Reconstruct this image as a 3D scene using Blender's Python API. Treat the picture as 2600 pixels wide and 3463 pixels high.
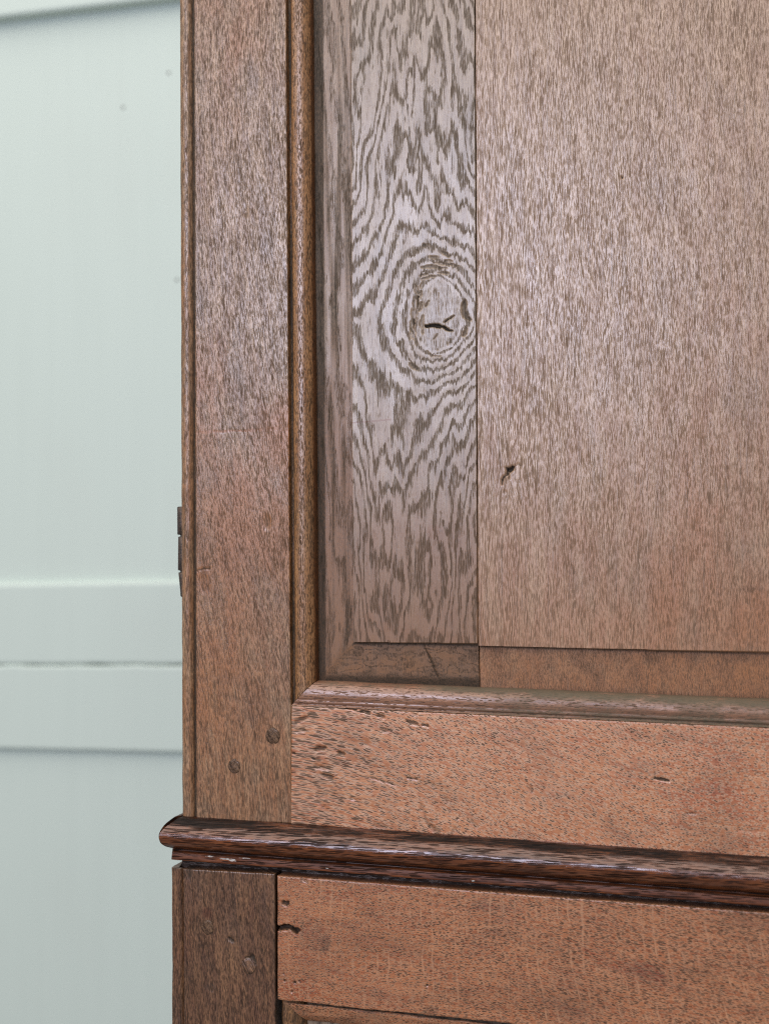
import bpy, math
import numpy as np
from mathutils import Matrix, Vector

for o in list(bpy.data.objects):
    bpy.data.objects.remove(o)
scene = bpy.context.scene
col = scene.collection

# ------------------------------------------------------------------ camera
F, HOR, CX = 5000.0, 1757.0, 1300.0          # focal length and horizon in photo pixels
YAW, ROLL, EYE = math.radians(17.0), 0.003, 1.20
fw = np.array([-math.sin(YAW), math.cos(YAW), 0.0])
r0 = np.array([math.cos(YAW), math.sin(YAW), 0.0]); zz = np.array([0, 0, 1.0])
rt = math.cos(ROLL)*r0 - math.sin(ROLL)*zz
up = math.cos(ROLL)*zz + math.sin(ROLL)*r0
def ray(px, py):
    return fw + (px-CX)/F*rt + (HOR-py)/F*up
CAM = np.array([0, 0, EYE]) - 1.0*ray(980, 1757)    # groove of the stile is one metre away
cam = bpy.data.cameras.new('camera'); co = bpy.data.objects.new('camera', cam); col.objects.link(co)
co.matrix_world = Matrix(((rt[0], up[0], -fw[0], CAM[0]), (rt[1], up[1], -fw[1], CAM[1]),
                          (rt[2], up[2], -fw[2], CAM[2]), (0, 0, 0, 1)))
cam.sensor_fit = 'HORIZONTAL'; cam.sensor_width = 36; cam.lens = 36*F/2600
cam.shift_y = (HOR-1731.5)/2600; cam.clip_end = 50; cam.clip_start = 0.05
cam.dof.use_dof = True; cam.dof.focus_distance = 0.975; cam.dof.aperture_fstop = 6.3
scene.camera = co

# ------------------------------------------------------------------ light
w = bpy.data.worlds.new('World'); scene.world = w; w.use_nodes = True
bg = w.node_tree.nodes['Background']; bg.inputs[0].default_value = (1.0, 0.99, 0.97, 1); bg.inputs[1].default_value = 0.25
def area(name, loc, target, sx, sy, power, colr):
    l = bpy.data.lights.new(name, 'AREA'); l.shape = 'RECTANGLE'; l.size = sx; l.size_y = sy
    l.energy = power; l.color = colr
    o = bpy.data.objects.new(name, l); col.objects.link(o)
    o.location = loc; o.rotation_euler = (Vector(target)-Vector(loc)).to_track_quat('-Z', 'Y').to_euler()
    return o
area('window_light', (-0.52, -2.40, EYE+0.56), (0.05, 0, EYE+0.15), 1.10, 0.72, 30, (0.70, 0.77, 1.0))
area('ceiling_light', (-0.6, -1.3, EYE+2.4), (0.0, 0.2, EYE-0.4), 4.2, 3.6, 108, (1.0, 0.96, 0.90))
scene.cycles.use_denoising = False; scene.cycles.filter_width = 1.1; scene.cycles.max_bounces = 6
vs = scene.view_settings
vs.view_transform = 'Standard'; vs.look = 'None'; vs.exposure = 0; vs.gamma = 1; vs.use_curve_mapping = False

# ------------------------------------------------------------------ helpers
def P(px, py, y=0.0):
    """photo pixel -> point on the plane at depth y (metres) of the cupboard front"""
    d = ray(px, py); t = (y-CAM[1])/d[1]
    return CAM + t*d
def M(px, py, y=0.0):
    p = P(px, py, y); return p[0]*1000, (p[2]-EYE)*1000
def lin(c):
    return tuple(((v/255)/12.92 if v/255 <= .04045 else ((v/255+.055)/1.055)**2.4) for v in c) + (1,)
def _h(ix, iy, seed):
    h = (ix.astype(np.int64)*374761393 + iy.astype(np.int64)*668265263 + seed*144269504) & 0xffffffff
    h = ((h ^ (h >> 13))*1274126177) & 0xffffffff
    h = ((h ^ (h >> 15))*2246822519) & 0xffffffff
    return (h ^ (h >> 16))/4294967296.0
def vn(x, y, seed=0):
    x, y = np.broadcast_arrays(np.asarray(x, float), np.asarray(y, float))
    ix, iy = np.floor(x), np.floor(y); fx, fy = x-ix, y-iy
    fx = fx*fx*(3-2*fx); fy = fy*fy*(3-2*fy)
    a = _h(ix, iy, seed); b = _h(ix+1, iy, seed); c = _h(ix, iy+1, seed); d = _h(ix+1, iy+1, seed)
    return (a*(1-fx)+b*fx)*(1-fy)+(c*(1-fx)+d*fx)*fy
def fbm(x, y, seed=0, n=4):
    s = 0; a = .5
    for k in range(n):
        s = s+a*(vn(x, y, seed+k*17)-.5); x = x*2.03; y = y*2.03; a *= .5
    return s
def sst(a, b, x):
    t = np.clip((x-a)/(b-a), 0, 1); return t*t*(3-2*t)

def empty(name, parent=None, loc=(0, 0, 0)):
    o = bpy.data.objects.new(name, None); col.objects.link(o); o.empty_display_size = .05
    o.location = loc
    if parent: o.parent = parent
    return o
def make(name, verts, faces, mat, parent=None, grain=None, mask=None, smooth=True):
    me = bpy.data.meshes.new(name)
    v = np.asarray(verts, np.float32)
    if isinstance(faces, np.ndarray):
        n = len(faces); me.vertices.add(len(v)); me.vertices.foreach_set('co', v.ravel())
        me.loops.add(n*4); me.loops.foreach_set('vertex_index', faces.astype(np.int32).ravel())
        me.polygons.add(n); me.polygons.foreach_set('loop_start', np.arange(0, 4*n, 4, dtype=np.int32))
        me.update(calc_edges=True); me.validate()
    else:
        me.from_pydata([tuple(map(float, q)) for q in v], [], faces)
    me.polygons.foreach_set('use_smooth', np.full(len(me.polygons), smooth))
    for nm, a in (('grain', grain), ('mask', mask)):
        if a is not None:
            at = me.attributes.new(nm, 'FLOAT_VECTOR', 'POINT')
            at.data.foreach_set('vector', np.ascontiguousarray(a, dtype=np.float32).ravel())
    me.materials.append(mat)
    o = bpy.data.objects.new(name, me); col.objects.link(o)
    if parent: o.parent = parent
    return o
def quads(n, m, off=0):
    i = np.arange(n-1)[:, None]; j = np.arange(m-1)[None, :]
    a = i*m+j; return (np.stack([a, a+m, a+m+1, a+1], -1).reshape(-1, 4)+off)

class Fld:
    """fields over a board in millimetres: relief, grain coordinates, stain and shade masks"""
    def __init__(s, X, Z):
        s.X, s.Z = X, Z
        s.rel = np.zeros_like(X); s.gu = X.copy(); s.gv = Z.copy(); s.phi = np.zeros_like(X)
        s.dirt = np.zeros_like(X); s.warm = np.zeros_like(X); s.dens = np.ones_like(X)
    def dist(s, pts):
        best = np.full(s.X.shape, 1e9); par = np.zeros_like(s.X); L = 0
        seg = [math.dist(pts[i], pts[i+1]) for i in range(len(pts)-1)]; tot = max(sum(seg), 1e-6)
        for i in range(len(pts)-1):
            ax, az = pts[i]; bx, bz = pts[i+1]; dx, dz = bx-ax, bz-az; q = dx*dx+dz*dz+1e-9
            t = np.clip(((s.X-ax)*dx+(s.Z-az)*dz)/q, 0, 1)
            d = np.hypot(s.X-ax-t*dx, s.Z-az-t*dz); m = d < best
            best = np.where(m, d, best); par = np.where(m, (L+t*seg[i])/tot, par); L += seg[i]
        return best, par
    def crack(s, px, wid, depth, dirt=1.0, y=0.0, taper=True, rough=.35, soft=.6):
        pts = [M(a, b, y) for a, b in px]
        if len(pts) == 1: pts = pts*2; pts[1] = (pts[0][0]+.01, pts[0][1])
        X0, Z0 = s.X, s.Z
        wa = min(.9, .3*wid+.15)
        s.X = X0+2*wa*fbm(X0/1.7, Z0/1.7, 301, 3); s.Z = Z0+2*wa*fbm(X0/1.7, Z0/1.7, 307, 3)
        d, t = s.dist(pts); s.X, s.Z = X0, Z0
        d = d+rough*wid*2*fbm(X0/wid*.9, Z0/wid*.9, 91, 2)
        w_ = wid*(np.sin(np.clip(t*.94+.03, 0, 1)*math.pi)**.6 if taper else 1)
        m = 1-sst(w_*.5*(1-soft), w_*.5*(1+soft)+.12, d)
        m2 = 1-sst(w_*.25*(1-soft), w_*.36*(1+soft)+.10, d)
        s.rel -= depth*m2; s.dirt = np.maximum(s.dirt, dirt*m)
    def spot(s, px, rx, rz, dirt=0., warm=0., depth=0., y=0., ang=0, seed=5):
        x, z = M(px[0], px[1], y); ca, sa = math.cos(ang), math.sin(ang)
        X = (s.X-x)*ca+(s.Z-z)*sa; Z = -(s.X-x)*sa+(s.Z-z)*ca
        r = np.hypot(X/rx, Z/rz)+.7*fbm(s.X/min(rx, rz)*.8, s.Z/min(rx, rz)*.8, seed, 3)
        m = 1-sst(.45, 1.1, r)
        s.dirt = np.maximum(s.dirt, dirt*m) if dirt > 0 else s.dirt
        s.warm += warm*m; s.rel -= depth*m

def axis(L, res, r=1.2):
    n = max(int((L-2*r)/res), 2)
    e = np.array([0, .12, .3, .6]); mid = np.linspace(r, L-r, n)
    return np.concatenate([e*r/1.2*1.2, mid, (L-e*r/1.2*1.2)[::-1]])/L
def board(name, c, y, res, fn, mat, parent, th=18, rnd=.9, jit=(.25, .25, .25, .25), brk=None, seed=1):
    """c: photo pixels TL, TR, BR, BL on the plane at depth y (m); relief faces the room"""
    q = [np.array(M(a, b, y)) for a, b in c]
    wid = max(np.linalg.norm(q[1]-q[0]), np.linalg.norm(q[2]-q[3])); hgt = max(np.linalg.norm(q[3]-q[0]), np.linalg.norm(q[2]-q[1]))
    s = axis(wid, res); t = axis(hgt, res)
    if brk: s = np.unique(np.concatenate([s, brk[0]])); t = np.unique(np.concatenate([t, brk[1]]))
    S, T = np.meshgrid(s, t)
    X = (q[0][0]*(1-S)+q[1][0]*S)*(1-T)+(q[3][0]*(1-S)+q[2][0]*S)*T
    Z = (q[0][1]*(1-S)+q[1][1]*S)*(1-T)+(q[3][1]*(1-S)+q[2][1]*S)*T
    def j(k, a): return jit[k]*2*(fbm(a/9, a*0+k*7.3, seed, 4)+.35*fbm(a/60, a*0+k*3.1, seed+5, 2))
    X = X+(1-S)**8*j(0, Z)+S**8*j(1, Z); Z = Z+(1-T)**8*j(2, X)+T**8*j(3, X)
    f = Fld(X, Z); f.S, f.T = S, T
    fn(f)
    de = np.minimum(np.minimum(S*wid, (1-S)*wid), np.minimum(T*hgt, (1-T)*hgt))
    k = np.clip(1-de/rnd, 0, 1) if rnd > 0 else 0
    rel = f.rel-rnd*(1-np.sqrt(np.clip(1-k*k, 0, 1)))*.8
    n, m = X.shape
    V = np.stack([X/1000, y-rel/1000, EYE+Z/1000], -1)
    G = np.stack([f.gu, f.gv, f.phi], -1); K = np.stack([f.dirt, f.warm, f.dens], -1)
    fc = quads(n, m)
    loop = np.concatenate([np.arange(m)*1, (np.arange(1, n)*m+m-1), ((n-1)*m+np.arange(m-2, -1, -1)), (np.arange(n-2, 0, -1)*m)])
    V = V.reshape(-1, 3); G = G.reshape(-1, 3); K = K.reshape(-1, 3); N = len(V)
    A = V[loop]; B = A.copy(); B[:, 1] = y+th/1000
    l = len(loop); i = np.arange(l); k2 = (i+1) % l
    sk = np.stack([N+i, N+k2, N+l+k2, N+l+i], -1)
    V = np.concatenate([V, A, B]); gB = G[loop].copy(); gB[:, 0] += th
    kA = K[loop].copy(); kB = kA.copy(); kB[:, 0] = np.maximum(kB[:, 0], .75); kA[:, 0] = np.maximum(kA[:, 0], .25)  # board sides darken towards the back: gap shadow put into the colour mask
    G = np.concatenate([G, G[loop], gB]); K = np.concatenate([K, kA, kB])
    o = make(name, V, np.concatenate([fc, sk]), mat, parent, G, K)
    return o
def sweep(name, prof, a, b, frame, mat, parent, res=1.5, seed=3, noise=.12, fn=None, ends=None, cap=True, closed=False):
    """prof: (across mm, out mm) list; a, b: end points (m); frame: across and out unit vectors; ends: functions of the profile giving extra length (mm)"""
    prof = np.array(prof, float); a = np.array(a, float); b = np.array(b, float)
    L = np.linalg.norm(b-a)*1000; dirv = (b-a)/np.linalg.norm(b-a)
    n = max(int(L/res), 2); m = len(prof)
    arc = np.concatenate([[0], np.cumsum(np.hypot(*np.diff(prof, axis=0).T))])
    t0 = np.array([ends[0](*p) if ends and ends[0] else 0 for p in prof]); t1 = np.array([ends[1](*p) if ends and ends[1] else 0 for p in prof])
    T = np.linspace(0, 1, n)[:, None]
    along = t0[None]*(1-T)+(L+t1[None])*T
    ac = prof[:, 0][None]+0*T; ou = prof[:, 1][None]+0*T
    ARC = arc[None]+0*T
    nz = noise*2*(fbm(ARC/4, along/14, seed, 4)+.8*fbm(ARC/9, along/60, seed+9, 3))
    tg = np.gradient(prof, axis=0); tg /= np.linalg.norm(tg, axis=1)[:, None]+1e-9
    nr = np.stack([-tg[:, 1], tg[:, 0]], -1)
    ac = ac+nr[:, 0][None]*nz; ou = ou+nr[:, 1][None]*nz
    fa, fo = np.array(frame[0], float), np.array(frame[1], float)
    V = a+(along[..., None]*dirv+ac[..., None]*fa+ou[..., None]*fo)/1000
    f = Fld(ARC.copy(), along.copy()); f.gu = ARC+0*T; f.gv = along.copy()
    f.prof_a, f.prof_o = prof[:, 0][None]+0*T, prof[:, 1][None]+0*T
    if fn: fn(f)
    G = np.stack([f.gu, f.gv, f.phi], -1); K = np.stack([f.dirt, f.warm, f.dens], -1)
    fc = quads(n, m)
    mid = len(prof)//2
    nrm = np.cross(V[1, mid]-V[0, mid], V[0, mid+1]-V[0, mid])
    want = nr[mid][0]*fa+nr[mid][1]*fo
    want = want*np.sign((want@fo) if abs(want@fo) > 1e-6 else 1)
    if nrm@want < 0: fc = fc[:, ::-1]
    V = V.reshape(-1, 3); G = G.reshape(-1, 3); K = K.reshape(-1, 3)
    faces = fc
    if cap:
        N = len(V)
        for e in (0, n-1):
            idx = np.arange(m)+e*m; c = V[idx].mean(0)
            base = len(V)
            V = np.concatenate([V, V[idx], c[None]]); G = np.concatenate([G, G[idx]*[1, .2, 1], G[idx].mean(0)[None]*[1, .2, 1]]); K = np.concatenate([K, K[idx], K[idx].mean(0)[None]])
            i = np.arange(m-1); cc = np.full(m-1, base+m)
            tri = np.stack([base+i, base+i+1, cc, cc], -1)
            faces = [tuple(int(x) for x in q) for q in faces] if not isinstance(faces, list) else faces
            for q in tri: faces.append((int(q[0]), int(q[1]), int(q[2])))
    return make(name, V, faces, mat, parent, G, K)
def smoothp(pts, n=5):
    """Catmull-Rom through profile points"""
    p = np.array(pts, float); p = np.concatenate([[2*p[0]-p[1]], p, [2*p[-1]-p[-2]]]); out = []
    for i in range(1, len(p)-2):
        for t in np.linspace(0, 1, n, endpoint=False):
            out.append(.5*((2*p[i])+(-p[i-1]+p[i+1])*t+(2*p[i-1]-5*p[i]+4*p[i+1]-p[i+2])*t*t+(-p[i-1]+3*p[i]-3*p[i+1]+p[i+2])*t**3))
    out.append(p[-2]); return np.array(out)

# ------------------------------------------------------------------ materials
class NT:
    def __init__(s, name):
        s.m = bpy.data.materials.new(name); s.m.use_nodes = True; s.t = s.m.node_tree; s.t.nodes.clear()
    def n(s, typ, **k):
        nd = s.t.nodes.new(typ)
        for a, b in k.items(): setattr(nd, a, b)
        return nd
    def put(s, sock, v):
        if isinstance(v, bpy.types.NodeSocket): s.t.links.new(v, sock)
        else: sock.default_value = v
    def math(s, op, a, b=0.0, c=0.0, clamp=False):
        nd = s.n('ShaderNodeMath', operation=op, use_clamp=clamp)
        s.put(nd.inputs[0], a); s.put(nd.inputs[1], b); s.put(nd.inputs[2], c); return nd.outputs[0]
    def vec(s, x, y, z=0.0):
        nd = s.n('ShaderNodeCombineXYZ'); s.put(nd.inputs[0], x); s.put(nd.inputs[1], y); s.put(nd.inputs[2], z); return nd.outputs[0]
    def noise(s, v, scale=1.0, detail=2.0, rough=.5, dim='3D'):
        nd = s.n('ShaderNodeTexNoise', noise_dimensions=dim); s.put(nd.inputs['Vector'], v)
        nd.inputs['Scale'].default_value = scale; nd.inputs['Detail'].default_value = detail; nd.inputs['Roughness'].default_value = rough
        return nd.outputs[0]
    def voro(s, v):
        nd = s.n('ShaderNodeTexVoronoi', voronoi_dimensions='2D', feature='F1'); s.put(nd.inputs['Vector'], v)
        nd.inputs['Scale'].default_value = 1; nd.inputs['Randomness'].default_value = 1
        return nd.outputs['Distance'], nd.outputs['Color']
    def ss(s, x, a, b, lo=0.0, hi=1.0):
        nd = s.n('ShaderNodeMapRange', interpolation_type='SMOOTHSTEP'); s.put(nd.inputs[0], x); s.put(nd.inputs[1], a); s.put(nd.inputs[2], b)
        s.put(nd.inputs[3], lo); s.put(nd.inputs[4], hi); return nd.outputs[0]
    def mix(s, f, a, b):
        nd = s.n('ShaderNodeMix', data_type='RGBA'); s.put(nd.inputs[0], f); s.put(nd.inputs[6], a); s.put(nd.inputs[7], b); return nd.outputs[2]

def oak(name, light=(190, 160, 140), dark=(150, 112, 90), warmc=(160, 85, 45), pore=(62, 50, 44), dirt=(48, 42, 34),
        pw=1.5, pl=6.0, pt=.42, pamt=.8, halo=0.0, haloc=(205, 175, 150), ring=False, rings=1.0, jag=.5, band=(.45, .6), rays=0.0,
        rough=.32, spec=1.0, style='fibre', coat=0.0, seed=0.0, bump=.2, mott=.35, fine=.35, warmn=.3, lines=.4, stain=.35, fleck=False):
    t = NT(name)
    ga = t.n('ShaderNodeAttribute', attribute_name='grain'); ma = t.n('ShaderNodeAttribute', attribute_name='mask')
    g = t.n('ShaderNodeSeparateXYZ'); t.t.links.new(ga.outputs['Vector'], g.inputs[0])
    k = t.n('ShaderNodeSeparateXYZ'); t.t.links.new(ma.outputs['Vector'], k.inputs[0])
    gu, gv, phi = g.outputs; dr, wm, dn = k.outputs
    # slight waviness of the fibre
    wv = t.noise(t.vec(t.math('MULTIPLY', gu, .08), t.math('MULTIPLY', gv, .018), seed), 1, 2)
    gu2 = t.math('ADD', gu, t.math('MULTIPLY', t.math('SUBTRACT', wv, .5), 3.0))
    fib = t.noise(t.vec(t.math('MULTIPLY', gu2, 1.3), t.math('MULTIPLY', gv, .045), seed+3), 1, 4, .62)
    fib2 = t.noise(t.vec(t.math('MULTIPLY', gu2, .30), t.math('MULTIPLY', gv, .018), seed+9), 1, 3, .6)
    mot = t.noise(t.vec(t.math('MULTIPLY', gu2, .075), t.math('MULTIPLY', gv, .026), seed+5), 1, 4, .6)
    grit = t.noise(t.vec(t.math('MULTIPLY', gu2, 1.9), t.math('MULTIPLY', gv, .45), seed+21), 1, 3, .65)
    def pores(a, b, off, wob=.11):
        v = t.vec(t.math('ADD', t.math('MULTIPLY', gu2, 1/a), off), t.math('ADD', t.math('MULTIPLY', gv, 1/b), off*1.7))
        d, c = t.voro(v)
        dd = t.math('ADD', d, t.math('MULTIPLY', t.math('SUBTRACT', grit, .5), wob))
        cs = t.n('ShaderNodeSeparateColor'); t.t.links.new(c, cs.inputs[0])
        return dd, cs.outputs[0]
    # areas of denser and sparser pores
    pd = t.noise(t.vec(t.math('MULTIPLY', gu2, .28), t.math('MULTIPLY', gv, .022), seed+31), 1, 3)
    if ring:
        jn = t.noise(t.vec(t.math('MULTIPLY', gu2, 1.5), t.math('MULTIPLY', gv, .045), seed+40), 1, 3, .7)
        jn2 = t.noise(t.vec(t.math('MULTIPLY', gu2, .28), t.math('MULTIPLY', gv, .07), seed+44), 1, 2, .5)
        ph = t.math('ADD', phi, t.math('MULTIPLY', t.math('SUBTRACT', jn, .5), jag))
        ph = t.math('ADD', ph, t.math('MULTIPLY', t.math('SUBTRACT', jn2, .5), jag*.9))
        fr = t.math('FRACT', ph)
        bl = t.math('ADD', t.math('MULTIPLY', t.math('SUBTRACT', jn2, .5), .5), t.math('MULTIPLY', t.math('SUBTRACT', pd, .5), .7))
        bandm = t.math('MULTIPLY', t.ss(fr, t.math('ADD', bl, band[0]), t.math('ADD', bl, band[1])), t.ss(fr, .97, .90))
        dens = t.math('MULTIPLY', bandm, dn)
        thr = t.math('ADD', t.math('MULTIPLY', dens, .52), .05)
    else:
        thr = t.math('MULTIPLY', t.math('ADD', t.math('MULTIPLY', t.math('SUBTRACT', pd, .5), pt), pt), dn)
        dens = None
    if ring:
        na = t.noise(t.vec(t.math('MULTIPLY', gu2, 1.9/pw), t.math('MULTIPLY', gv, .9/pl), seed+70), 1, 2, .55)
        nb = t.noise(t.vec(t.math('MULTIPLY', gu2, 3.0/pw), t.math('MULTIPLY', gv, 1.5/pl), seed+75), 1, 1, .5)
        cv = t.math('SUBTRACT', .66, t.math('MULTIPLY', dens, .20))
        p1 = t.ss(na, cv, t.math('ADD', cv, .06)); p2 = t.ss(nb, cv, t.math('ADD', cv, .10))
        d1 = None
    else:
        ps = []
        lay = ((1, 1, 0), (.75, .6, 13.7), (1.15, 1.7, 31.3)) if style == 'fibre' else ((1, 1, 0), (.8, .8, 13.7))
        for k_, (ka, kb, of) in enumerate(lay):
            d, rnd_ = pores(pw*ka, pl*kb, of)
            th_ = t.math('MULTIPLY', thr, t.math('ADD', .55, t.math('MULTIPLY', rnd_, .75)))
            ps.append(t.math('MULTIPLY', t.ss(d, th_, t.math('SUBTRACT', th_, .10)), t.math('ADD', .55, t.math('MULTIPLY', rnd_, .45))))
            if k_ == 0: d1 = d
        p1 = ps[0]
        for q_ in ps[1:]: p1 = t.math('MAXIMUM', p1, q_)
        p2 = p1
    po = t.math('MAXIMUM', p1, t.math('MULTIPLY', p2, .7))
    c = t.mix(t.ss(t.math('ADD', t.math('MULTIPLY', fib, .55), t.math('MULTIPLY', fib2, .45)), .36, .64), lin(light), lin(dark))
    # warm worn varnish; the shaded flank of the inner bead uses it too
    wf = t.math('ADD', wm, t.math('MULTIPLY', t.math('SUBTRACT', mot, .5), warmn*3.2))
    wf = t.math('ADD', wf, t.math('MULTIPLY', t.math('SUBTRACT', fib, .5), warmn*1.4), clamp=False)
    c = t.mix(t.math('MULTIPLY', t.ss(wf, .05, .95), .85), c, lin(warmc))
    if halo:
        h1 = t.ss(d1, t.math('ADD', thr, .26), t.math('ADD', thr, .02))
        c = t.mix(t.math('MULTIPLY', h1, halo), c, lin(haloc))
    if rays:
        rn = t.noise(t.vec(t.math('MULTIPLY', gv, .02), t.math('MULTIPLY', gu, .05), seed+60), 1, 2)
        rp = t.math('FRACT', t.math('ADD', phi, t.math('MULTIPLY', rn, .7)))
        rl = t.math('MULTIPLY', t.ss(t.math('ABSOLUTE', t.math('SUBTRACT', rp, .5)), .12, .02), t.ss(t.noise(t.vec(t.math('MULTIPLY', gu, .06), t.math('MULTIPLY', gv, .05), seed+66), 1, 2), .42, .68))
        rl = t.math('MULTIPLY', rl, dn)
        po = t.math('MULTIPLY', po, t.math('SUBTRACT', 1.0, t.math('MULTIPLY', rl, .85)))
        c = t.mix(t.math('MULTIPLY', rl, rays), c, lin(haloc))
    # long fibre lines, then broad mottling: old wax and handling
    ln = t.noise(t.vec(t.math('MULTIPLY', gu2, 1.9), t.math('MULTIPLY', gv, .014), seed+90), 1, 2, .6)
    c = t.mix(t.math('MULTIPLY', t.ss(ln, .54, .70), lines), c, lin(pore))
    big = t.noise(t.vec(t.math('MULTIPLY', gu, .035), t.math('MULTIPLY', gv, .014), seed+95), 1, 4, .62)
    c = t.mix(t.math('MULTIPLY', t.ss(big, .48, .74), stain), c, lin(tuple(.55*a_+.45*b_ for a_, b_ in zip(pore, dark))))
    c = t.mix(t.math('MULTIPLY', t.ss(mot, .5, .8), mott), c, lin(pore))
    if ring:
        c = t.mix(t.math('MULTIPLY', dens, .20), c, lin(pore))
    c = t.mix(t.math('MULTIPLY', po, pamt), c, lin(pore))
    c = t.mix(t.math('MULTIPLY', t.ss(grit, .42, .75), fine), c, lin(pore))
    dj = t.math('ADD', dr, t.math('MULTIPLY', t.math('SUBTRACT', grit, .5), t.math('MULTIPLY', t.ss(dr, 0.0, .35), .9)))
    c = t.mix(t.math('MULTIPLY', t.ss(dj, .12, .95), .93), c, lin(dirt))
    if fleck: c = t.mix(t.ss(t.math('ADD', phi, t.math('MULTIPLY', grit, 1.3)), 1.95, 2.2), c, lin((196, 190, 182)))
    b = t.n('ShaderNodeBsdfPrincipled'); t.put(b.inputs['Base Color'], c)
    ro = t.math('ADD', rough, t.math('MULTIPLY', po, .25)); ro = t.math('ADD', ro, t.math('MULTIPLY', t.math('SUBTRACT', mot, .5), .25))
    ro = t.math('ADD', ro, t.math('MULTIPLY', t.ss(dr, .1, .8), .3), clamp=True)
    dull = t.math('MINIMUM', phi, 1.0) if not ring and not rays else 0.0
    ro = t.math('ADD', ro, t.math('MULTIPLY', dull, .35), clamp=True)
    t.put(b.inputs['Roughness'], ro)
    t.put(b.inputs['Specular IOR Level'], t.math('MULTIPLY', t.math('SUBTRACT', 1.0, t.math('MAXIMUM', t.math('MULTIPLY', t.ss(dr, .1, .9), .75), t.math('MAXIMUM', t.math('MULTIPLY', dull, .7), t.math('MULTIPLY', po, .85)))), spec))
    if coat: b.inputs['Coat Weight'].default_value = coat; b.inputs['Coat Roughness'].default_value = .2
    hgt = t.math('ADD', t.math('MULTIPLY', po, -.8), t.math('ADD', t.math('MULTIPLY', fib, .35), t.math('MULTIPLY', grit, .35)))
    bp = t.n('ShaderNodeBump'); bp.inputs['Strength'].default_value = bump; bp.inputs['Distance'].default_value = .0005
    t.put(bp.inputs['Height'], hgt); t.t.links.new(bp.outputs[0], b.inputs['Normal'])
    o = t.n('ShaderNodeOutputMaterial'); t.t.links.new(b.outputs[0], o.inputs[0])
    return t.m

def paint():
    t = NT('pale_blue_green_paint')
    tc = t.n('ShaderNodeTexCoord'); s = t.n('ShaderNodeSeparateXYZ'); t.t.links.new(tc.outputs['Object'], s.inputs[0])
    x, y, z = s.outputs
    st = t.noise(t.vec(t.math('MULTIPLY', x, 60), t.math('MULTIPLY', z, 3.0), 1.0), 1, 4, .6)
    bl = t.noise(t.vec(t.math('MULTIPLY', x, 6), t.math('MULTIPLY', z, 4), 4.0), 1, 3, .5)
    c = t.mix(t.ss(st, .35, .75), lin((208, 219, 210)), lin((206, 217, 208)))
    c = t.mix(t.math('MULTIPLY', t.ss(bl, .45, .8), .5), c, lin((204, 213, 204)))
    b = t.n('ShaderNodeBsdfPrincipled'); t.put(b.inputs['Base Color'], c); b.inputs['Roughness'].default_value = .5
    bp = t.n('ShaderNodeBump'); bp.inputs['Strength'].default_value = .05; bp.inputs['Distance'].default_value = .002
    t.put(bp.inputs['Height'], st); t.t.links.new(bp.outputs[0], b.inputs['Normal'])
    o = t.n('ShaderNodeOutputMaterial'); t.t.links.new(b.outputs[0], o.inputs[0]); return t.m
def iron():
    t = NT('dark_iron')
    tc = t.n('ShaderNodeTexCoord')
    nz = t.noise(tc.outputs['Object'], 700, 4, .6)
    c = t.mix(t.ss(nz, .35, .7), lin((62, 58, 54)), lin((104, 84, 74)))
    b = t.n('ShaderNodeBsdfPrincipled'); t.put(b.inputs['Base Color'], c); b.inputs['Metallic'].default_value = .5; b.inputs['Roughness'].default_value = .5
    bp = t.n('ShaderNodeBump'); bp.inputs['Strength'].default_value = .4; bp.inputs['Distance'].default_value = .0004
    t.put(bp.inputs['Height'], nz); t.t.links.new(bp.outputs[0], b.inputs['Normal'])
    o = t.n('ShaderNodeOutputMaterial'); t.t.links.new(b.outputs[0], o.inputs[0]); return t.m

M_PAINT, M_IRON = paint(), iron()
M_STILE = oak('stile_oak', light=(187, 149, 114), dark=(134, 96, 68), warmc=(170, 104, 50), pore=(62, 52, 43), pw=.58, pl=7.5, pt=.32, pamt=.82, seed=1, warmn=.34, mott=.28, fine=.18, stain=.4)
M_KNOT = oak('knotty_oak', light=(172, 148, 124), dark=(144, 116, 92), warmc=(136, 90, 54), pore=(66, 59, 52), pw=.9, pl=10, ring=True, jag=.9, band=(.40, .64), seed=4, warmn=.16, mott=.14, fine=.3, pamt=.64, lines=.4, stain=.35, spec=.85)
M_PANEL = oak('panel_oak', light=(194, 159, 128), dark=(158, 120, 92), warmc=(166, 104, 58), pore=(94, 77, 64), pw=.55, pl=9, pt=.29, pamt=.78, seed=7, warmn=.28, mott=.16, fine=.18, lines=.48, stain=.28)
M_RAIL = oak('rail_oak', style='dash', light=(210, 147, 106), dark=(180, 108, 66), warmc=(168, 80, 40), pore=(64, 52, 43), pw=1.45, pl=6, pt=.24, pamt=.85, halo=.65, haloc=(216, 174, 142), seed=11, warmn=.4, mott=.25, fine=.2, lines=.25, stain=.38)
M_LRAIL = oak('lower_rail_oak', style='dash', light=(190, 124, 82), dark=(156, 86, 48), warmc=(142, 62, 28), pore=(56, 44, 35), pw=1.0, pl=3.6, pt=.29, pamt=.85, halo=.6, haloc=(200, 148, 110), rays=.45, seed=15, warmn=.4, mott=.28, fine=.2, lines=.25, stain=.42)
M_LSTILE = oak('lower_stile_oak', light=(152, 108, 74), dark=(100, 64, 41), warmc=(104, 54, 27), pore=(40, 32, 26), pw=.62, pl=6.5, pt=.32, pamt=.86, seed=19, warmn=.3, mott=.35, fine=.25, stain=.45)
M_BEAD = oak('bead_oak', light=(176, 126, 80), dark=(142, 92, 50), warmc=(98, 52, 20), pore=(58, 45, 34), pw=.9, pl=5.5, pt=.29, pamt=.85, seed=23, warmn=.2, mott=.25)
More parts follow.
